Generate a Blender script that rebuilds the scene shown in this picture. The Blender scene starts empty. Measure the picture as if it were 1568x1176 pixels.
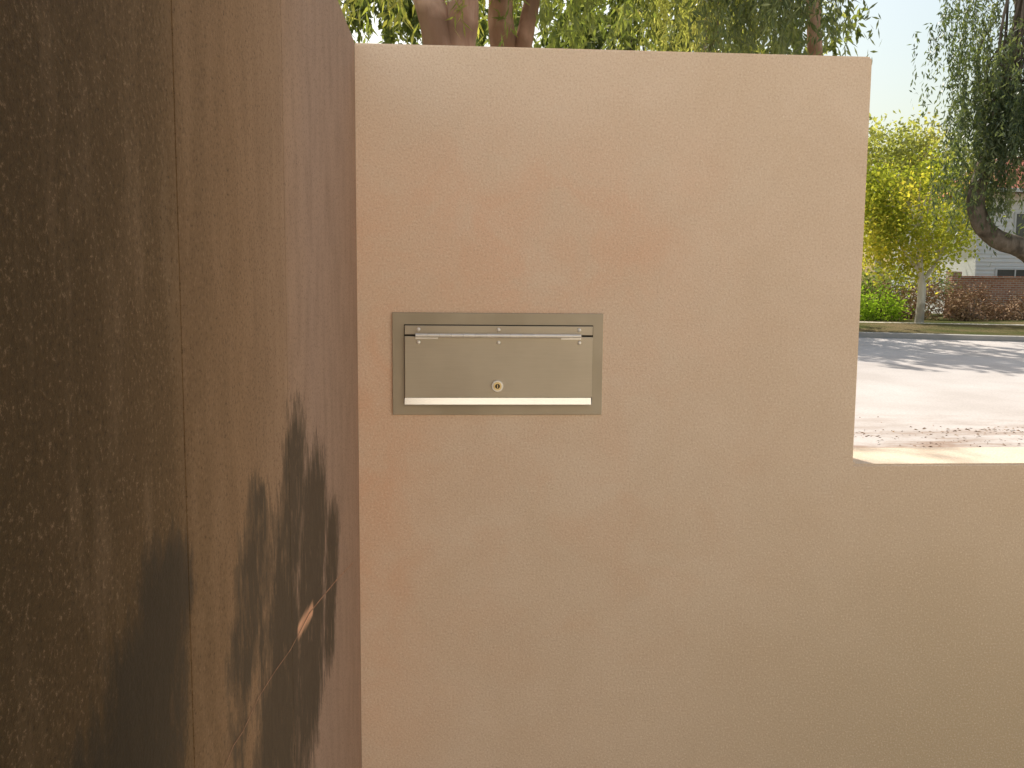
import bpy, bmesh, math, random
import numpy as np
from mathutils import Vector, Matrix
random.seed(7); rng=np.random.default_rng(7)
scene=bpy.context.scene
COL=scene.collection

# ------------------------------------------------------------------ helpers
def link(o,parent=None):
    COL.objects.link(o)
    if parent: o.parent=parent
    return o
def empty(name,loc=(0,0,0)):
    e=bpy.data.objects.new(name,None); e.empty_display_size=.2; e.location=(0,0,0)
    return link(e)
def mesh_obj(name,verts,faces,mat,parent=None,smooth=False):
    me=bpy.data.meshes.new(name); me.from_pydata([tuple(v) for v in verts],[],[tuple(f) for f in faces]); me.update()
    if mat: me.materials.append(mat)
    if smooth:
        for p in me.polygons: p.use_smooth=True
    return link(bpy.data.objects.new(name,me),parent)
def bm_obj(name,bm,mat,parent=None,smooth=False):
    me=bpy.data.meshes.new(name); bm.to_mesh(me); bm.free()
    if mat: me.materials.append(mat)
    if smooth:
        for p in me.polygons: p.use_smooth=True
    return link(bpy.data.objects.new(name,me),parent)
def add_box(bm,x0,x1,y0,y1,z0,z1):
    m=Matrix.Translation(((x0+x1)/2,(y0+y1)/2,(z0+z1)/2))@Matrix.Diagonal((x1-x0,y1-y0,z1-z0,1))
    return bmesh.ops.create_cube(bm,size=1,matrix=m)
def box(name,x0,x1,y0,y1,z0,z1,mat,parent=None,bev=0,seg=2):
    bm=bmesh.new(); add_box(bm,x0,x1,y0,y1,z0,z1)
    if bev: bmesh.ops.bevel(bm,geom=bm.edges[:],offset=bev,segments=seg,affect='EDGES',profile=.5)
    return bm_obj(name,bm,mat,parent)
class N:
    def __init__(s,name):
        s.m=bpy.data.materials.new(name); s.m.use_nodes=True; s.t=s.m.node_tree; s.n=s.t.nodes; s.n.clear()
        s.out=s.n.new('ShaderNodeOutputMaterial')
    def add(s,typ,ins=None,**kw):
        nd=s.n.new(typ)
        for k,v in kw.items(): setattr(nd,k,v)
        for k,v in (ins or {}).items():
            if isinstance(v,bpy.types.NodeSocket): s.t.links.new(v,nd.inputs[k])
            else: nd.inputs[k].default_value=v
        return nd
    def coord(s,scale=(1,1,1)):
        c=s.add('ShaderNodeTexCoord')
        if scale==(1,1,1): return c.outputs['Object']
        return s.add('ShaderNodeMapping',{'Vector':c.outputs['Object'],'Scale':scale}).outputs[0]
    def noise(s,vec,scale,detail=4,rough=.55,dist=0):
        return s.add('ShaderNodeTexNoise',{'Vector':vec,'Scale':scale,'Detail':detail,'Roughness':rough,'Distortion':dist}).outputs[0]
    def ramp(s,fac,stops):
        r=s.add('ShaderNodeValToRGB',{'Fac':fac}); e=r.color_ramp.elements
        while len(e)<len(stops): e.new(.5)
        for el,(p,c) in zip(e,stops):
            el.position=p; el.color=(c,c,c,1) if isinstance(c,(int,float)) else (*c,1)
        return r.outputs[0]
    def mix(s,fac,a,b,mode='MIX'):
        nd=s.n.new('ShaderNodeMix'); nd.data_type='RGBA'; nd.blend_type=mode
        for i,v in ((0,fac),(6,a),(7,b)):
            if isinstance(v,bpy.types.NodeSocket): s.t.links.new(v,nd.inputs[i])
            elif i==0: nd.inputs[0].default_value=v
            else: nd.inputs[i].default_value=(*v,1) if len(v)==3 else v
        return nd.outputs[2]
    def math(s,op,a,b=0.0,clamp=False):
        nd=s.n.new('ShaderNodeMath'); nd.operation=op; nd.use_clamp=clamp
        for i,v in ((0,a),(1,b)):
            if isinstance(v,bpy.types.NodeSocket): s.t.links.new(v,nd.inputs[i])
            else: nd.inputs[i].default_value=v
        return nd.outputs[0]
    def bump(s,h,strength,dist):
        return s.add('ShaderNodeBump',{'Height':h,'Strength':strength,'Distance':dist}).outputs[0]
    def diffuse(s,col,normal=None):
        d=s.add('ShaderNodeBsdfDiffuse',{'Color':col})
        if normal: s.t.links.new(normal,d.inputs['Normal'])
        s.t.links.new(d.outputs[0],s.out.inputs[0])
    def bsdf(s,col,rough=.8,normal=None,metal=0,spec=.3):
        b=s.add('ShaderNodeBsdfPrincipled',{'Roughness':rough,'Metallic':metal,'Specular IOR Level':spec})
        if isinstance(col,bpy.types.NodeSocket): s.t.links.new(col,b.inputs['Base Color'])
        else: b.inputs['Base Color'].default_value=(*col,1)
        if normal: s.t.links.new(normal,b.inputs['Normal'])
        s.t.links.new(b.outputs[0],s.out.inputs[0]); return b
def simple(name,c1,c2,scale=5,rough=.8,bump=.2,dist=.01,metal=0,spec=.3,detail=3):
    m=N(name); v=m.coord(); n=m.noise(v,scale,detail)
    col=m.mix(m.ramp(n,[(.35,0),(.65,1)]),c1,c2)
    m.bsdf(col,rough,m.bump(n,bump,dist) if bump else None,metal,spec); return m.m
def matte(name,c1,c2,scale=3):
    m=N(name); n=m.noise(m.coord(),scale,2)
    m.diffuse(m.mix(n,c1,c2)); return m.m

# ------------------------------------------------------------------ world, sun, camera
EL=math.radians(52); AZ=math.radians(-14)      # azimuth measured from +Y towards +X
w=bpy.data.worlds.new("World"); scene.world=w; w.use_nodes=True
nt=w.node_tree; nt.nodes.clear()
sk=nt.nodes.new('ShaderNodeTexSky'); sk.sky_type='NISHITA'; sk.sun_disc=False
sk.sun_elevation=EL; sk.sun_rotation=AZ; sk.air_density=1.8; sk.dust_density=3.5; sk.ozone_density=.2
bg=nt.nodes.new('ShaderNodeBackground'); bg.inputs['Strength'].default_value=.15
wo=nt.nodes.new('ShaderNodeOutputWorld')
nt.links.new(sk.outputs[0],bg.inputs[0]); nt.links.new(bg.outputs[0],wo.inputs[0])
sd=bpy.data.lights.new('sun','SUN'); sd.energy=5; sd.angle=math.radians(.5); sd.color=(1,.95,.87)
so=link(bpy.data.objects.new('sun',sd))
sdir=Vector((math.sin(AZ)*math.cos(EL),math.cos(AZ)*math.cos(EL),math.sin(EL)))
so.rotation_euler=sdir.to_track_quat('Z','Y').to_euler()
scene.view_settings.view_transform='Standard'; scene.view_settings.look='None'; scene.view_settings.exposure=0

yaw,pit,rol,f=.064,.0979,.0078,1290.7
R=Vector((math.cos(yaw),-math.sin(yaw),0))
F=Vector((math.sin(yaw)*math.cos(pit),math.cos(yaw)*math.cos(pit),-math.sin(pit)))
U=R.cross(F)
c,s=math.cos(rol),math.sin(rol)
R2=R*c+U*s; U2=-R*s+U*c
cam=bpy.data.cameras.new('camera'); co=link(bpy.data.objects.new('camera',cam))
M=Matrix((( R2.x,U2.x,-F.x,0),(R2.y,U2.y,-F.y,0),(R2.z,U2.z,-F.z,1.5),(0,0,0,1)))
co.matrix_world=M
cam.sensor_width=36; cam.lens=36*f/1568; cam.clip_start=.02; cam.clip_end=3000
scene.camera=co

# ------------------------------------------------------------------ materials
def gauss(m,sx,sz,cx,cz,rx,rz):
    a=m.math('DIVIDE',m.math('SUBTRACT',sx,cx),rx); b=m.math('DIVIDE',m.math('SUBTRACT',sz,cz),rz)
    d=m.math('ADD',m.math('MULTIPLY',a,a),m.math('MULTIPLY',b,b))
    return m.math('EXPONENT',m.math('MULTIPLY',d,-1.0))
# sand-finish render on the street wall
m=N('sand_render'); v=m.coord()
fine=m.noise(v,265,2,.8); big2=m.noise(v,4.5,5,.66,.5); bl=m.noise(v,8,5,.62,.6)
sep=m.add('ShaderNodeSeparateXYZ',{0:v}); sx,sz=sep.outputs[0],sep.outputs[2]
col=m.mix(m.ramp(big2,[(.35,0),(.68,1)]),(.77,.62,.475),(.83,.685,.545))
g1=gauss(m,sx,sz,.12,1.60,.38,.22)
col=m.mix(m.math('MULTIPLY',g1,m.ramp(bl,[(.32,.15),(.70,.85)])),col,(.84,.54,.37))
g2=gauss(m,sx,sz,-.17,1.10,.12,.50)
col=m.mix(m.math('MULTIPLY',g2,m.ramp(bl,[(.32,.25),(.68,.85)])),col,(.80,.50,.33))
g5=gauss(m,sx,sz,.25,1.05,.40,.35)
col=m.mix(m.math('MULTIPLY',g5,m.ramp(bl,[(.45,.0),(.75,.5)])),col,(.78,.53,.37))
g3=gauss(m,sx,sz,1.15,.55,.80,.62)
col=m.mix(m.math('MULTIPLY',g3,.88),col,(.50,.42,.29))  # light falloff at lower right painted into the wall colour
g4=gauss(m,sx,sz,-.1,1.95,.25,.13)
col=m.mix(m.math('MULTIPLY',g4,.5),col,(.86,.74,.61))
col=m.mix(m.ramp(fine,[(.28,.48),(.48,0)]),col,(.52,.36,.24))
col=m.mix(m.ramp(fine,[(.54,0),(.72,.5)]),col,(.96,.88,.78))
m.diffuse(col,m.bump(fine,.45,.0022))
MAT_WALL=m.m

# weathered render of the side wall with painted-in shade, stain mask comes from the 'stain' attribute
m=N('weathered_shaded_render'); v=m.coord()
fine=m.noise(v,300,3,.8); streak=m.noise(m.coord((1,8,2.2)),4,4,.6)
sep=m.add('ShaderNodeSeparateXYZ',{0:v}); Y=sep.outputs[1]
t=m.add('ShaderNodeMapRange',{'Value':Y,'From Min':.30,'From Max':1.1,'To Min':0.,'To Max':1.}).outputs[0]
col=m.ramp(t,[(0,(.048,.031,.012)),(.18,(.080,.050,.021)),(.33,(.140,.087,.040)),(.37,(.205,.125,.062)),(.55,(.29,.178,.095)),(.78,(.38,.245,.148)),(.83,(.43,.285,.19)),(1,(.43,.295,.215))])  # panel tones, with shade growing towards the camera put into the colour
col=m.mix(m.ramp(streak,[(.30,.18),(.55,0)]),col,(.11,.066,.032))
col=m.mix(m.ramp(streak,[(.5,0),(.75,.13)]),col,(.52,.35,.22))
col=m.mix(m.ramp(fine,[(.30,.7),(.45,0)]),col,(.04,.025,.012))
col=m.mix(m.ramp(fine,[(.56,0),(.72,.28)]),col,(.55,.38,.24))
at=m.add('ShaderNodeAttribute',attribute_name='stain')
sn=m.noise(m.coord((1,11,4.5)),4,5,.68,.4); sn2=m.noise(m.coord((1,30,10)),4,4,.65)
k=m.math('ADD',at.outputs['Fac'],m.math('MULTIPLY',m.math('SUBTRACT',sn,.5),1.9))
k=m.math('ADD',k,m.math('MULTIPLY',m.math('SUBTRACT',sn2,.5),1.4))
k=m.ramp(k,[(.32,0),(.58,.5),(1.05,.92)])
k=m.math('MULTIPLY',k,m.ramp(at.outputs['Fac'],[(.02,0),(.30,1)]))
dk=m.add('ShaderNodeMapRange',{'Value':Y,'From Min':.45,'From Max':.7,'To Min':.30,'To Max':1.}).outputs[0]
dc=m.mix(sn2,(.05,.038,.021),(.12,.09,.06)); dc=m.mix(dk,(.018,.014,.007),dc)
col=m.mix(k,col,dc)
at2=m.add('ShaderNodeAttribute',attribute_name='scratch')
col=m.mix(at2.outputs['Fac'],col,(.88,.50,.30))
m.bsdf(col,.8,m.bump(fine,.55,.0025),0,.2)
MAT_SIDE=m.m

m=N('letterbox_paint'); v=m.coord()
n2=m.noise(v,9,3); n3=m.noise(m.coord((1,1,30)),20,3)
col=m.mix(m.ramp(n2,[(.3,0),(.7,1)]),(.44,.385,.295),(.50,.445,.345))
col=m.mix(m.ramp(n3,[(.4,0),(.7,.2)]),col,(.57,.51,.41))
m.bsdf(col,.38,None,.3,.5); MAT_LB=m.m
MAT_LB2=simple('letterbox_frame_paint',(.38,.33,.24),(.44,.385,.29),9,.42,0,.0005,.2,.5)
MAT_STEEL=simple('satin_steel',(.80,.78,.72),(.88,.86,.81),60,.35,0,.0005,.4,.6)
MAT_LIP=simple('bare_aluminium',(.96,.95,.92),(.98,.97,.94),60,.22,0,.0005,.9,.8)
MAT_BRASS=simple('brass',(.62,.48,.24),(.75,.60,.33),80,.3,0,.0005,.8,.5)
MAT_DARK=simple('dark_gap',(.02,.018,.015),(.03,.027,.02),30,.8,0)
MAT_PAVE=matte('courtyard_paving_concrete',(.42,.36,.29),(.50,.43,.35))
MAT_PATH=matte('footpath_concrete',(.62,.56,.48),(.72,.66,.58),2)
MAT_KERB=matte('kerb_concrete',(.34,.32,.29),(.46,.43,.39),3)
MAT_CREAM=matte('cream_bounce_render',(.80,.735,.63),(.84,.775,.68),3)

m=N('road_asphalt'); v=m.coord()
a=m.noise(v,.6,3); b=m.noise(v,40,2); d_=m.noise(m.coord((.6,2.2,1)),1.1,5,.7)
col=m.mix(m.ramp(a,[(.35,0),(.65,1)]),(.52,.465,.42),(.62,.565,.52))
col=m.mix(m.ramp(b,[(.35,.3),(.6,0)]),col,(.34,.30,.27))
sp=m.add('ShaderNodeSeparateXYZ',{0:v})
near=m.ramp(m.math('MULTIPLY',sp.outputs[1],.05),[(.42,1),(.54,0)])
col=m.mix(m.math('MULTIPLY',near,m.ramp(d_,[(.46,0),(.60,.85)])),col,(.30,.20,.14))
m.diffuse(col); MAT_ROAD=m.m

m=N('dry_grass_ground'); v=m.coord()
a=m.noise(v,.5,5); b=m.noise(v,25,5,.7)
col=m.mix(m.ramp(a,[(.4,0),(.62,1)]),(.10,.11,.04),(.24,.18,.10))
col=m.mix(m.ramp(b,[(.35,.6),(.6,0)]),col,(.04,.045,.018))
m.diffuse(col,m.bump(b,.8,.05)); MAT_GROUND=m.m

def leaf_mat(name,c1,c2,c3,trans=.45,gloss=True):
    m=N(name); at=m.add('ShaderNodeAttribute',attribute_name='tone')
    col=m.ramp(at.outputs['Fac'],[(0,c1),(.5,c2),(1,c3)])
    if gloss: d=m.add('ShaderNodeBsdfPrincipled',{'Base Color':col,'Roughness':.4,'Specular IOR Level':.5})
    else: d=m.add('ShaderNodeBsdfDiffuse',{'Color':col})
    if trans<=0:
        m.t.links.new(d.outputs[0],m.out.inputs[0]); return m.m
    tc=m.mix(1.0,col,(1.9,1.9,.75,1),'MULTIPLY')
    t=m.add('ShaderNodeBsdfTranslucent',{'Color':tc})
    mx=m.add('ShaderNodeMixShader',{0:trans,1:d.outputs[0],2:t.outputs[0]})
    m.t.links.new(mx.outputs[0],m.out.inputs[0]); return m.m
LEAF_GUM=leaf_mat('eucalyptus_leaf',(.08,.11,.04),(.18,.21,.07),(.38,.37,.13),.5)
LEAF_FAR=leaf_mat('distant_leaf',(.11,.14,.055),(.20,.23,.095),(.34,.36,.16),.4,False)
LEAF_DARK=leaf_mat('eucalyptus_leaf_dark',(.06,.09,.05),(.12,.15,.085),(.25,.28,.14),.4)
LEAF_PALE=leaf_mat('eucalyptus_leaf_pale',(.18,.20,.08),(.32,.33,.15),(.48,.45,.24),.5,False)
LEAF_YEL=leaf_mat('yellow_leaf',(.12,.16,.04),(.30,.32,.07),(.58,.48,.12),.5,False)
LEAF_BROWN=leaf_mat('dry_leaf',(.20,.13,.08),(.34,.22,.14),(.46,.32,.20),0,False)
LEAF_LIME=leaf_mat('lime_leaf',(.10,.17,.03),(.22,.33,.05),(.36,.46,.09),.5,False)

def bark(name,c1,c2,c3):
    m=N(name); v=m.coord((1,1,.25)); n=m.noise(v,6,5,.65,.6); n2=m.noise(m.coord(),1.7,3)
    col=m.mix(m.ramp(n,[(.35,0),(.65,1)]),c1,c2); col=m.mix(m.ramp(n2,[(.5,0),(.62,.8)]),col,c3)
    m.diffuse(col,m.bump(n,.6,.03)); return m.m
BARK_PINK=bark('smooth_gum_bark',(.42,.25,.18),(.66,.46,.35),(.25,.15,.10))
BARK_GREY=bark('grey_bark',(.12,.095,.07),(.26,.21,.165),(.08,.065,.05))
BARK_WHITE=bark('white_bark',(.55,.50,.44),(.75,.70,.62),(.38,.33,.27))

# ------------------------------------------------------------------ terrain
def zg(x,y):
    return float(np.interp(y,[-900,8.7,20,24,30,60,1500],[0,0,.55,.76,.94,1.15,1.2]))
def kerb_y(x): return 24-.25*max(-60,min(60,x))
xs=[-900,-300,-100,-60,-40]+list(range(-30,61,3))+[80,120,300,900]
ys=[-900,-200,-50,-10,0,4,8,8.7,10,12,14,16,18,20,22,24,26,28,30,35,40,50,60,90,200,600,1500]
vs=[(x,y,zg(x,y)) for y in ys for x in xs]; nx=len(xs)
fs=[(j*nx+i,j*nx+i+1,(j+1)*nx+i+1,(j+1)*nx+i) for j in range(len(ys)-1) for i in range(nx-1)]
mesh_obj('ground',vs,fs,MAT_GROUND)
def strip(name,x0,x1,step,ya,yb,dz,mat,ny=14,th=0):
    X=list(np.arange(x0,x1+step,step)); V=[];Fc=[]
    for x in X:
        a=ya(x) if callable(ya) else ya; b=yb(x) if callable(yb) else yb
        for j in range(ny+1):
            y=a+(b-a)*j/ny; V.append((x,y,zg(x,y)+dz))
    n=ny+1
    for i in range(len(X)-1):
        for j in range(ny): Fc.append((i*n+j,(i+1)*n+j,(i+1)*n+j+1,i*n+j+1))
    if th:
        k=len(V); V+= [(x,y,z-th) for x,y,z in V]
        for i in range(len(X)-1):
            Fc.append((i*n,i*n+k,(i+1)*n+k,(i+1)*n)); Fc.append((i*n+ny,(i+1)*n+ny,(i+1)*n+ny+k,i*n+ny+k))
    return mesh_obj(name,V,Fc,mat)
strip('road',-60,60,2,7.6,lambda x:kerb_y(x),.006,MAT_ROAD,16)
strip('kerb',-60,60,2,lambda x:kerb_y(x)+.003,lambda x:kerb_y(x)+.32,.13,MAT_KERB,1,.2)
strip('kerb',-60,60,2,7.3,7.597,.13,MAT_KERB,1,.2)
strip('footpath',-60,60,2,lambda x:kerb_y(x)+5.0,lambda x:kerb_y(x)+7.4,.02,MAT_PATH,4,.05)
strip('footpath',-60,60,2,3.2,4.8,.02,MAT_PATH,2,.05)
strip('grass_verge',-60,60,2,lambda x:kerb_y(x)+.325,lambda x:kerb_y(x)+4.99,.11,MAT_GROUND,4,.15)
mesh_obj('courtyard_paving',[(-.19,-4.19,.03),(9,-4.19,.03),(9,1.6,.03),(-.19,1.6,.03),(-.19,-4.19,-.1),(9,-4.19,-.1),(9,1.6,-.1),(-.19,1.6,-.1)],
   [(0,1,2,3),(0,4,5,1),(1,5,6,2)],MAT_PAVE)

# ------------------------------------------------------------------ walls
WY=1.6; WT=.19; ZT=1.966; ZL=1.184; XE=.7816; XC=-.189
bm=bmesh.new()
prof=[(XC,-.2),(6.5,-.2),(6.5,ZL),(XE,ZL),(XE,ZT),(XC,ZT)]
va=[bm.verts.new((x,WY,z)) for x,z in prof]; vb=[bm.verts.new((x,WY+WT,z)) for x,z in prof]
bm.faces.new(va); bm.faces.new(vb[::-1])
for i in range(6):
    j=(i+1)%6; bm.faces.new((va[i],vb[i],vb[j],va[j]))
bmesh.ops.recalc_face_normals(bm,faces=bm.faces[:])
ed=[e for e in bm.edges if min(v.co.z for v in e.verts)>.5 and max(v.co.x for v in e.verts)>XC+.01 ]
bmesh.ops.bevel(bm,geom=ed,offset=.004,segments=3,affect='EDGES')
bm_obj('rendered_street_wall',bm,MAT_WALL)
side=empty('rendered_side_wall')
J1,J2=.59,.945
def seg_d(P,a,b):
    a=np.array(a);b=np.array(b);d=b-a;t=np.clip(((P-a)@d)/(d@d),0,1); return np.linalg.norm(P-a-t[:,None]*d,axis=1)
def panel(name,y0,y1,off):
    ny=max(2,int((y1-y0)/.005)); z0,z1=0.0,ZT; nz=int((z1-z0)/.006)
    if y1<.2: ny,nz=8,8
    yy=np.linspace(y0,y1,ny+1); zz=np.linspace(z0,z1,nz+1)
    Yg,Zg=np.meshgrid(yy,zz,indexing='ij'); P=np.stack([Yg.ravel(),Zg.ravel()],1)
    xo=XC+off
    V=np.column_stack([np.full(len(P),xo),P])
    n=nz+1
    Fc=[(i*n+j,(i+1)*n+j,(i+1)*n+j+1,i*n+j+1) for i in range(ny) for j in range(nz)]
    k=len(V)
    ext=[(xo-.15,y0,z0),(xo-.15,y1,z0),(xo-.15,y1,z1),(xo-.15,y0,z1)]
    V=V.tolist()+ext
    Fc+=[[k+3,k+2,k+1,k], [j for j in range(0,n)]+[k+3,k], [k+1,k+2]+[ny*n+j for j in range(nz,-1,-1)],
         [k+2,k+3]+[i*n+nz for i in range(ny+1)]]
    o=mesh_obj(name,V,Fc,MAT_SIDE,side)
    st=np.zeros(len(V),np.float32); sc=np.zeros(len(V),np.float32)
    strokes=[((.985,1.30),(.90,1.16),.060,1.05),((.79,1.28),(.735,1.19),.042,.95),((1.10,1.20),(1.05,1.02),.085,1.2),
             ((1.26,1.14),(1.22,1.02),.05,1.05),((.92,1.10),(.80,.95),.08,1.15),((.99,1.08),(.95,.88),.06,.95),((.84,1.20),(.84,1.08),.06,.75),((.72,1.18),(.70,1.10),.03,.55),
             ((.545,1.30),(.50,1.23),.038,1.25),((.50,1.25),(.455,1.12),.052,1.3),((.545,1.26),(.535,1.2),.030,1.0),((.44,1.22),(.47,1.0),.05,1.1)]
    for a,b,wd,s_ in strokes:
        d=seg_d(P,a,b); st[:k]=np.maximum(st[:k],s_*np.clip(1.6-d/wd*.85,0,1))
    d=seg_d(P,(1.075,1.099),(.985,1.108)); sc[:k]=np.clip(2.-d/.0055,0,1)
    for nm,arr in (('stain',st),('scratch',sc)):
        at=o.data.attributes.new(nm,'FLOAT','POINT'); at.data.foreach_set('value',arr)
    return o
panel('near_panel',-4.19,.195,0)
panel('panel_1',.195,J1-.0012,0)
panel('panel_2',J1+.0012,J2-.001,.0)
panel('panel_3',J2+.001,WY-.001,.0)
box('end_return',XC-.15,XC-.001,WY,WY+WT,-.2,ZT,MAT_WALL,side,.003)
box('joint_filler_1',XC-.1,XC-.005,J1-.0011,J1+.0011,0,ZT-.01,MAT_DARK,side)
box('joint_filler_2',XC-.1,XC-.003,J2-.0009,J2+.0009,0,ZT-.01,MAT_DARK,side)
MAT_SCR=simple('scratched_plaster',(.32,.18,.11),(.55,.32,.20),60,.9)
pth=[(1.49,1.03),(1.3,1.065),(1.153,1.088),(1.05,1.104),(.93,1.107),(.85,1.118),(.78,1.1245),(.72,1.122),(.69,1.126),(.63,1.118)]
V=[];Fc=[]
for i,(y,z) in enumerate(pth):
    hw=.0010 if y>1 else .0005
    V+=[(XC+.0008,y,z-hw),(XC+.0008,y,z+hw)]
for i in range(len(pth)-1): Fc.append((2*i,2*i+2,2*i+3,2*i+1))
mesh_obj('scratch_mark',V,Fc,MAT_SCR,side)

# ------------------------------------------------------------------ letterbox
lb=empty('letterbox')
PX0,PX1,PZ0,PZ1=-.124,.2755,1.2840,1.4775
box('face_plate',PX0,PX1,WY-.005,WY+.02,PZ0,PZ1,MAT_LB2,lb,.0012)
LX0,LX1,LZ0,LZ1=-.1005,.2550,1.3050,1.4535
box('lid_gap',LX0-.0012,LX1+.0012,WY-.0056,WY-.0045,LZ0-.001,LZ1+.0018,MAT_DARK,lb)
box('top_flange',LX0,LX1,WY-.0095,WY-.003,1.4365,LZ1,MAT_LB,lb,.0010)
box('lid',LX0,LX1,WY-.0135,WY-.003,1.3175,1.4335,MAT_LB,lb,.0012)
bm=bmesh.new()
pr=[(WY-.0136,1.3174),(WY-.0176,1.3052),(WY-.0172,1.3044),(WY-.0150,1.3042),(WY-.0095,1.3150),(WY-.0095,1.3174)]
a=[bm.verts.new((LX0,y,z)) for y,z in pr]; b=[bm.verts.new((LX1-.002,y,z)) for y,z in pr]
bm.faces.new(a); bm.faces.new(b[::-1])
for i in range(len(pr)):
    j=(i+1)%len(pr); bm.faces.new((a[i],b[i],b[j],a[j]))
bmesh.ops.recalc_face_normals(bm,faces=bm.faces[:])
bm_obj('pull_lip',bm,MAT_LIP,lb)
bm=bmesh.new(); hx0,hx1=-.080,.232; nk=14; L=(hx1-hx0)/nk
for i in range(nk):
    r=.0038 if i%2==0 else .0036
    bmesh.ops.create_cone(bm,cap_ends=True,segments=20,radius1=r,radius2=r,depth=L*.985,
        matrix=Matrix.Translation((hx0+(i+.5)*L,WY-.0158,1.4350))@Matrix.Rotation(math.pi/2,4,'Y'))
bm_obj('piano_hinge',bm,MAT_STEEL,lb,False)
bm=bmesh.new()
add_box(bm,-.080,-.038,WY-.0152,WY-.0130,1.4285,1.4338); add_box(bm,.194,.232,WY-.0152,WY-.0130,1.4285,1.4338)
bm_obj('hinge_leaf',bm,MAT_STEEL,lb)
bm=bmesh.new()
for x in (-.0745,.0757,.2290):
    for z,y in ((1.4462,WY-.0098),(1.4222,WY-.0138)):
        bmesh.ops.create_uvsphere(bm,u_segments=16,v_segments=10,radius=.0038,matrix=Matrix.Translation((x,y,z))@Matrix.Diagonal((1,.6,1,1)))
bm_obj('rivets',bm,MAT_STEEL,lb,True)
def cyl_y(bm,x,z,y0,y1,r,seg=32,r2=None):
    bmesh.ops.create_cone(bm,cap_ends=True,segments=seg,radius1=r,radius2=r2 or r,depth=abs(y1-y0),
       matrix=Matrix.Translation((x,(y0+y1)/2,z))@Matrix.Rotation(math.pi/2,4,'X'))
KX,KZ=.074,1.340
bm=bmesh.new(); cyl_y(bm,KX,KZ,WY-.0175,WY-.013,.0115,32,.0105); bm_obj('lock_collar',bm,MAT_STEEL,lb)
bm=bmesh.new(); cyl_y(bm,KX,KZ,WY-.0195,WY-.016,.0078,32); bm_obj('lock_barrel',bm,MAT_BRASS,lb)
bm=bmesh.new(); cyl_y(bm,KX,KZ,WY-.0200,WY-.0190,.0046,24); bm_obj('lock_core',bm,MAT_DARK,lb)
box('key_slot',KX-.0008,KX+.0008,WY-.0206,WY-.0196,KZ-.0032,KZ+.0032,MAT_BRASS,lb)

# ------------------------------------------------------------------ vegetation
def tubes(name,paths,mat,parent,sides=9):
    V=[];Fc=[]
    for pts,rad in paths:
        pts=[Vector(p) for p in pts]
        P=[];Rr=[]
        for i in range(len(pts)-1):
            p0=pts[max(i-1,0)];p1=pts[i];p2=pts[i+1];p3=pts[min(i+2,len(pts)-1)]
            for k in range(5):
                t=k/5; P.append(.5*((2*p1)+(p2-p0)*t+(2*p0-5*p1+4*p2-p3)*t*t+(3*p1-p0-3*p2+p3)*t**3)); Rr.append(rad[i]*(1-t)+rad[i+1]*t)
        P.append(pts[-1]);Rr.append(rad[-1]); base=len(V)
        for i,(p,r) in enumerate(zip(P,Rr)):
            d=(P[min(i+1,len(P)-1)]-P[max(i-1,0)]).normalized()
            u=d.cross(Vector((.3,1,.1))).normalized(); w_=d.cross(u)
            for k in range(sides):
                a=2*math.pi*k/sides; rr=r*(1+.08*math.sin(3*a+i)+random.uniform(-.04,.04))
                V.append(p+u*math.cos(a)*rr+w_*math.sin(a)*rr)
        for i in range(len(P)-1):
            for k in range(sides):
                Fc.append((base+i*sides+k,base+i*sides+(k+1)%sides,base+(i+1)*sides+(k+1)%sides,base+(i+1)*sides+k))
        Fc.append(tuple(base+(len(P)-1)*sides+k for k in range(sides)))
    return mesh_obj(name,V,Fc,mat,parent,True)
def leaves(name,C,D,Ln,Wd,tone,mat,parent):
    n=len(C); D=D/np.linalg.norm(D,axis=1,keepdims=True)
    S=np.cross(D,rng.normal(size=(n,3))); S/=np.linalg.norm(S,axis=1,keepdims=True)
    Ln=Ln[:,None];Wd=Wd[:,None]
    V=np.stack([C,C+D*Ln*.45+S*Wd*.5,C+D*Ln,C+D*Ln*.45-S*Wd*.5],1).reshape(-1,3)
    me=bpy.data.meshes.new(name); me.vertices.add(4*n); me.vertices.foreach_set('co',V.astype(np.float32).ravel())
    me.loops.add(4*n); me.loops.foreach_set('vertex_index',np.arange(4*n,dtype=np.int32))
    me.polygons.add(n); me.polygons.foreach_set('loop_start',np.arange(0,4*n,4,dtype=np.int32)); me.polygons.foreach_set('loop_total',np.full(n,4,dtype=np.int32))
    me.update(calc_edges=True); me.materials.append(mat)
    at=me.attributes.new('tone','FLOAT','POINT'); at.data.foreach_set('value',np.repeat(tone,4).astype(np.float32))
    return link(bpy.data.objects.new(name,me),parent)
def in_ell(n,c,r,shell=.0):
    d=rng.normal(size=(n,3)); d/=np.linalg.norm(d,axis=1,keepdims=True)
    q=(shell+(1-shell)*rng.random(n))**(1/3)
    return np.array(c)+d*q[:,None]*np.array(r)
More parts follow.
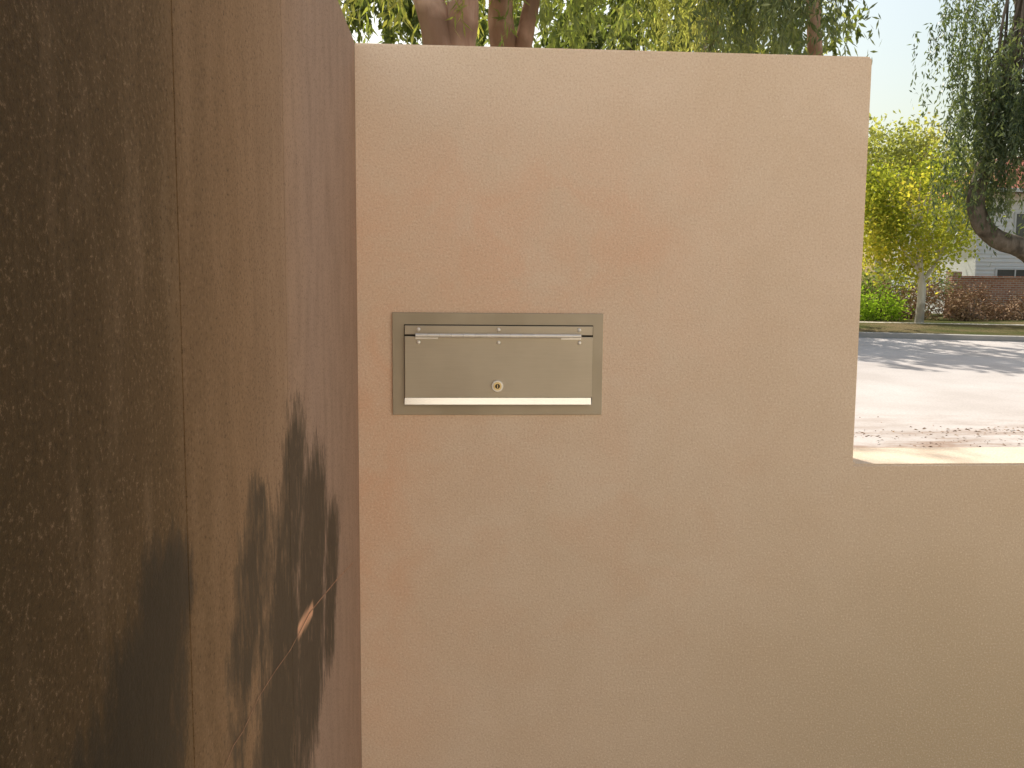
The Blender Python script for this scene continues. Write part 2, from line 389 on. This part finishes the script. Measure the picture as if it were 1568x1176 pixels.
def weeping(clumps,nstr,slen,nleaf,L=(.09,.15),W=.018,spread=.5,out=.25):
    C=[];D=[];T=[]
    for ci,c in enumerate(clumps):
        tb=rng.random()*.6
        for s_ in range(nstr):
            st=c+rng.normal(size=3)*spread*np.array([1,1,.6]); ln=rng.uniform(*slen); o=rng.normal(size=3)*out; o[2]=0
            t=rng.random(nleaf); 
            p=st+o*(t*ln)[:,None]*(1-.4*t)[:,None]; p[:,2]-=ln*t**1.2
            p+=rng.normal(size=(nleaf,3))*.035
            d=rng.normal(size=(nleaf,3))*.55+np.array([0,0,-1.0])
            C.append(p);D.append(d);T.append(np.clip(tb+rng.random(nleaf)*.4,0,1))
    C=np.concatenate(C);D=np.concatenate(D);T=np.concatenate(T);n=len(C)
    return C,D,rng.uniform(L[0],L[1],n),np.full(n,W)*rng.uniform(.7,1.3,n),T
def bushy(clumps,nl,spread,L=(.06,.11),W=.045):
    C=[];D=[];T=[]
    for c in clumps:
        tb=rng.random()*.6
        o=rng.normal(size=(nl,3))*spread; C.append(c+o); D.append(rng.normal(size=(nl,3))+np.array([0,0,-.2])); T.append(np.clip(tb+rng.random(nl)*.4,0,1))
    C=np.concatenate(C);D=np.concatenate(D);T=np.concatenate(T);n=len(C)
    return C,D,rng.uniform(L[0],L[1],n),np.full(n,W)*rng.uniform(.7,1.3,n),T
def limbs(base,clumps,k,r0,r1=.015):
    out=[]
    idx=rng.choice(len(clumps),min(k,len(clumps)),replace=False)
    for i in idx:
        c=Vector(clumps[i]); b=Vector(base[rng.integers(len(base))]); mid=b.lerp(c,.5)+Vector((rng.normal()*.3,rng.normal()*.3,.35))
        out.append(([b,mid,c],[r0,r0*.6,r1]))
    return out

# (1) street gums just over the wall
t1=empty('eucalyptus_tree')
cl=np.concatenate([in_ell(22,(-.5,7.3,6.9),(2.4,1.5,1.7),.2),in_ell(9,(-1.5,6.8,4.6),(1.2,.8,.5)),in_ell(5,(.9,7.6,4.9),(.9,.7,.4))])
tp=[([(.0,7,-.1),(.03,7,1.8),(-.05,7,3.0),(-.16,7,3.6),(-.38,7.05,4.3),(-.8,7.2,6.0),(-.9,7.4,8)],[.26,.21,.18,.14,.09,.07,.03]),
    ([(-.1,7,3.0),(.02,7.0,3.7),(.08,7.1,4.6),(.3,7.3,6.6)],[.15,.13,.10,.04])]
tubes('trunk',tp+limbs([(-.38,7.05,4.3),(.08,7.1,4.6),(-.8,7.2,5.9),(.25,7.3,6.3)],cl,22,.05,.012),BARK_PINK,t1,12)
leaves('foliage',*weeping(cl,11,(.4,1.1),30,(.10,.16),.024,.38,.3),LEAF_GUM,t1)
t2=empty('eucalyptus_tree')
cl=np.concatenate([in_ell(20,(.5,8.4,7.3),(2.2,1.4,1.6),.1),in_ell(5,(1.4,8.3,4.9),(.9,.5,.3))])
tp=[([(.5,8,-.1),(.46,8,2.2),(.42,8,3.6),(.38,8,4.2),(.35,8.1,5.0),(.5,8.3,7.0),(.4,8.3,8.6)],[.19,.16,.13,.11,.09,.07,.03]),
    ([(.44,8,3.3),(.60,8,3.9),(.72,8.1,4.5),(1.2,8.4,7.0)],[.10,.08,.07,.03])]
tubes('trunk',tp+limbs([(.35,8.1,5.0),(.72,8.1,4.5),(1.1,8.4,6.8),(.45,8.3,7.0)],cl,24,.045,.012),BARK_PINK,t2,12)
leaves('foliage',*weeping(cl,11,(.4,1.1),30,(.10,.16),.028,.42,.3),LEAF_GUM,t2)
# (2) pale weeping tree and dark gum to its right
t3=empty('weeping_willow_tree')
cl=np.concatenate([in_ell(12,(2.55,8.7,5.6),(.65,.6,.8))])
tubes('trunk',[([(2.6,8.9,-.1),(2.65,8.9,2.5),(2.6,8.9,4.8),(2.5,8.8,6.2)],[.12,.1,.07,.03])]+limbs([(2.6,8.9,4.8),(2.5,8.8,6.0)],cl,12,.03,.01),BARK_GREY,t3)
leaves('foliage',*weeping(cl,12,(1.0,2.2),60,(.07,.11),.014,.25,.08),LEAF_PALE,t3)
t4=empty('eucalyptus_tree')
cl=np.concatenate([in_ell(20,(2.9,8.2,6.4),(1.0,1.2,1.7),.1),in_ell(13,(2.9,8.0,4.5),(.6,.6,.4))])
tubes('trunk',[([(3.75,8.3,-.1),(3.6,8.3,2.4),(3.42,8.2,4.0),(3.3,8.2,5.2),(3.2,8.2,7.0)],[.10,.09,.07,.06,.03])]+limbs([(3.3,8.2,5.2),(3.42,8.2,4.2),(3.2,8.2,6.8)],cl,20,.03,.01),BARK_PINK,t4)
leaves('foliage',*weeping(cl,11,(.3,.8),28,(.07,.12),.022,.26,.25),LEAF_DARK,t4)
# (3) tall weeping gum over the road, on the far verge
t5=empty('eucalyptus_tree')
cl=np.concatenate([in_ell(52,(16.4,22,10.0),(3.6,2.6,3.8),.2),in_ell(24,(13.9,21.7,6.6),(.8,.9,1.9)),in_ell(10,(15.6,21.7,6.6),(1.3,.9,.7))])
tp=[([(17.2,22.6,.6),(16.4,22.3,1.9),(15.4,22,2.85),(14.2,22,3.4),(13.75,22,4.3),(14.2,22,6.2),(14.6,22,8.8),(14.9,22,12)],[.36,.31,.27,.24,.22,.18,.13,.05]),
    ([(15.6,22.05,2.7),(16.6,22,5),(17.2,22,8),(17.5,22,11)],[.16,.14,.1,.04])]
tubes('trunk',tp+limbs([(14.2,22,6.2),(14.6,22,8.8),(17.2,22,8),(14.8,22,11)],cl,46,.06,.015),BARK_GREY,t5,12)
leaves('foliage',*weeping(cl,13,(.8,2.0),38,(.12,.2),.042,.45,.15),LEAF_DARK,t5)
# (4) small yellow-green tree with a white trunk
t6=empty('golden_leaf_tree')
cl=np.concatenate([in_ell(44,(15.6,28,4.3),(2.2,1.9,1.7),.25),in_ell(8,(14.2,28,5.0),(.8,.8,.9))])
tubes('trunk',[([(15.75,28,.7),(15.78,28,2.0),(15.65,28,3.0),(15.6,28,4.6)],[.15,.13,.11,.04]),([(15.75,28,2.2),(16.4,28,3.2),(16.9,28,4.2)],[.08,.06,.03]),([(15.7,28,2.6),(15.0,28,3.4),(14.5,28,4.6)],[.07,.05,.02])]
   +limbs([(15.65,28,3.0),(15.6,28,4.2),(16.4,28,3.2)],cl,22,.035,.012),BARK_WHITE,t6)
leaves('foliage',*bushy(cl,210,.36,(.10,.17),.09),LEAF_YEL,t6)
# (5) pale tree further back
t7=empty('pale_leaf_tree')
cl=in_ell(55,(21.0,42,7.8),(3.6,2.6,2.8),.1)
tubes('trunk',[([(21.4,42,.9),(21.3,42,4),(21,42,8)],[.25,.2,.08])]+limbs([(21.3,42,4.5),(21,42,8)],cl,24,.06,.02),BARK_WHITE,t7)
leaves('foliage',*bushy(cl,150,.5,(.2,.3),.13),LEAF_PALE,t7)
# (6) far mass of street trees behind the wall
C=[]
far=[(-9,28,7,4.5,4.8),(-3,27,7.2,3.6,5.0),(1.6,27,7.2,2.8,4.8),(5.2,26,7.6,2.4,4.2),(8.7,25.3,8.6,2.3,4.8),(-15,30,7,5,5),(30,46,7,5,4),(38,40,7,5,5)]
for (x,y,z,rx,rz) in far: C.append(in_ell(46,(x,y,z+1),(rx,2.2,rz),.1))
cl=np.concatenate(C); fo=empty('distant_trees')
leaves('foliage',*weeping(cl,9,(.5,1.5),26,(.22,.34),.12,.6,.3),LEAF_FAR,fo)
tubes('trunk',[([(x,y,.6),(x+.2,y,4),(x-.1,y,z+2)],[.3,.22,.08]) for x,y,z,_,_ in far],BARK_GREY,fo)
# (7) garden shrubs
def shrub(name,x,y,rx,rz,mat,nc=18,nl=130,L=(.08,.16),W=.05,ry=None):
    e=empty(name); g=zg(x,y); cl=in_ell(nc,(x,y,g+rz*.9),(rx,ry or rx*.7,rz),.1)
    cl[:,2]=np.maximum(cl[:,2],g+.12)
    tubes('stems',[([(x+rng.normal()*.1,y,g-.05),(x+(c[0]-x)*.4,y,g+(c[2]-g)*.5),tuple(c)],[.03,.022,.008]) for c in cl[:12]],BARK_GREY,e,6)
    leaves('foliage',*bushy(cl,nl,.22,L,W),mat,e)
shrub('green_shrub',15.0,29.6,.9,.55,LEAF_LIME)
shrub('green_shrub',13.9,30.3,1.0,.8,LEAF_LIME)
shrub('dry_shrub',16.8,30.6,1.6,.7,LEAF_BROWN,24)
shrub('dry_shrub',18.6,29.8,1.1,.6,LEAF_BROWN,20)
shrub('dry_shrub',20.8,30.2,1.5,.35,LEAF_BROWN,20)
shrub('dark_shrub',17.8,32.6,2.0,1.1,LEAF_DARK,26)
e=empty('hedge'); cl=np.column_stack([rng.uniform(-20,19.5,130),rng.uniform(33,34.6,130),rng.uniform(1.1,2.6,130)])
leaves('foliage',*bushy(cl,130,.34,(.14,.22),.09),LEAF_FAR,e)
tubes('stems',[([(x,33.8,.9),(x+.1,33.8,1.5),(x,33.8,2.2)],[.05,.04,.02]) for x in range(-20,20,2)],BARK_GREY,e,6)
# leaf litter on the road edge
n=1500
cx=rng.uniform(4.0,14,30); cy=8.5+rng.random(30)**2.0*1.6
k=rng.integers(0,30,n); X=cx[k]+rng.normal(size=n)*.55; Yv=np.maximum(cy[k]+rng.normal(size=n)*.12,7.75)
Z=np.interp(Yv,[8.7,20],[0,.55])+.0075
D=np.column_stack([rng.normal(size=n),rng.normal(size=n),rng.normal(size=n)*.02])
leaves('leaf_litter',np.column_stack([X,Yv,Z+rng.random(n)*.002]),D,rng.uniform(.03,.06,n),np.full(n,.020),rng.random(n),LEAF_BROWN,None)

# ------------------------------------------------------------------ house across the road and brick fence
MAT_WHITE=simple('white_weatherboard_paint',(.84,.84,.82),(.88,.88,.86),2,.7,0,.003)
m=N('terracotta_tiles'); v=m.coord()
wv=m.add('ShaderNodeTexWave',{'Vector':v,'Scale':3.2,'Distortion':.4}); n=m.noise(v,3,4)
col=m.mix(n,(.34,.085,.05),(.52,.17,.10)); m.bsdf(col,.8,m.bump(wv.outputs[1],.6,.05)); MAT_TILE=m.m
m=N('red_brick'); v=m.coord()
mp=m.add('ShaderNodeMapping',{'Vector':v,'Rotation':(math.radians(90),0,0)})
br=m.add('ShaderNodeTexBrick',{'Vector':mp.outputs[0],'Color1':(.36,.15,.09,1),'Color2':(.50,.25,.16,1),'Mortar':(.5,.44,.38,1),'Scale':1.0,'Mortar Size':.012,'Brick Width':.24,'Row Height':.086})
m.bsdf(br.outputs[0],.9,m.bump(br.outputs[1],.4,-.01)); MAT_BRICK=m.m
MAT_GLASS=simple('window_glass',(.05,.06,.07),(.09,.10,.11),1,.08,0,.001,0,.8)
MAT_FRAME=simple('window_frame_paint',(.75,.75,.73),(.8,.8,.78),4,.6,0)
MAT_DOOR=simple('timber_door',(.28,.15,.08),(.36,.20,.11),6,.6,0)
hs=empty('weatherboard_house'); HY=40; HX0,HX1=25.2,37; G=.95
bm=bmesh.new()
zz=G+.3
while zz<6.9:
    add_box(bm,HX0,HX1,HY+.02,HY+.3,zz,zz+.19); add_box(bm,HX0,HX1,HY,HY+.04,zz,zz+.05); zz+=.195
add_box(bm,HX0+.01,HX1-.01,HY+.31,HY+8,G,6.85)
bm_obj('walls',bm,MAT_WHITE,hs)
box('base_course',HX0,HX1,HY+.01,HY+.3,G-.3,G+.29,MAT_BRICK,hs)
def hip(name,x0,x1,y0,y1,zr,rise,inset,par,mat):
    bm=bmesh.new(); ym=(y0+y1)/2
    q=[(x0,y0,zr),(x1,y0,zr),(x1,y1,zr),(x0,y1,zr),(x0+inset,ym,zr+rise),(x1-inset,ym,zr+rise)]
    vv=[bm.verts.new(p) for p in q]
    for f_ in ((0,1,5,4),(1,2,5),(2,3,4,5),(3,0,4),(3,2,1,0)): bm.faces.new([vv[i] for i in f_])
    bm_obj(name,bm,mat,par)
hip('roof',HX0-.6,HX1+.6,HY-.6,HY+8.6,6.95,2.4,4.2,hs,MAT_TILE)
box('gutter',HX0-.7,HX1+.7,HY-.74,HY-.603,6.87,7.05,MAT_FRAME,hs,.02)
def window(par,x,z,wd,ht,i,yf,sgn=-1):
    bm=bmesh.new(); t=.08
    ya,yb=sorted((yf+sgn*.06,yf+sgn*.003))
    add_box(bm,x,x+wd,ya,yb,z,z+t); add_box(bm,x,x+wd,ya,yb,z+ht-t,z+ht)
    add_box(bm,x,x+t,ya,yb,z+t,z+ht-t); add_box(bm,x+wd-t,x+wd,ya,yb,z+t,z+ht-t)
    add_box(bm,x+wd/2-.03,x+wd/2+.03,ya+.005,yb-.005,z+t,z+ht-t)
    bm_obj('window_frame_%d'%i,bm,MAT_FRAME,par)
    ya,yb=sorted((yf+sgn*.03,yf+sgn*.005))
    box('window_pane_%d'%i,x+t,x+wd-t,ya,yb,z+t,z+ht-t,MAT_GLASS,par)
for i,(x,z,a,b) in enumerate([(27,4.6,1.6,1.4),(30.4,4.6,2.2,1.4),(34,4.6,1.6,1.4),(26.2,2.0,2.0,1.3),(30.4,1.9,2.2,1.5),(34,1.9,1.6,1.5)]): window(hs,x,z,a,b,i,HY)
bf=empty('brick_fence')
box('wall',19.8,36,32.5,32.73,.7,2.55,MAT_BRICK,bf)
box('coping',19.7,36.1,32.44,32.79,2.553,2.64,MAT_BRICK,bf,.01)
for i,x in enumerate((19.5,23.5,27.5,31.5)): box('pier_%d'%i,x-.02,x+.36,32.38,32.85,.7,2.80,MAT_BRICK,bf,.01)

# ------------------------------------------------------------------ added unseen house behind the camera, bounces warm light onto the walls
ch=empty('added_bounce_house'); CY=-4.2
box('walls',-7,11,CY-8,CY,-.2,5.6,MAT_CREAM,ch)
hip('roof',-7.5,11.5,CY-8.5,CY+.35,5.65,2.2,4.2,ch,MAT_TILE)
for i,(x,z,a,b) in enumerate([(-5.5,.9,1.4,1.2),(4.6,.9,1.6,1.2),(-4.5,3.6,1.4,1.1),(5,3.6,1.4,1.1)]): window(ch,x,z,a,b,i,CY,1)
box('added_house_door',2.6,3.5,CY+.003,CY+.05,.05,2.1,MAT_DOOR,ch,.01)
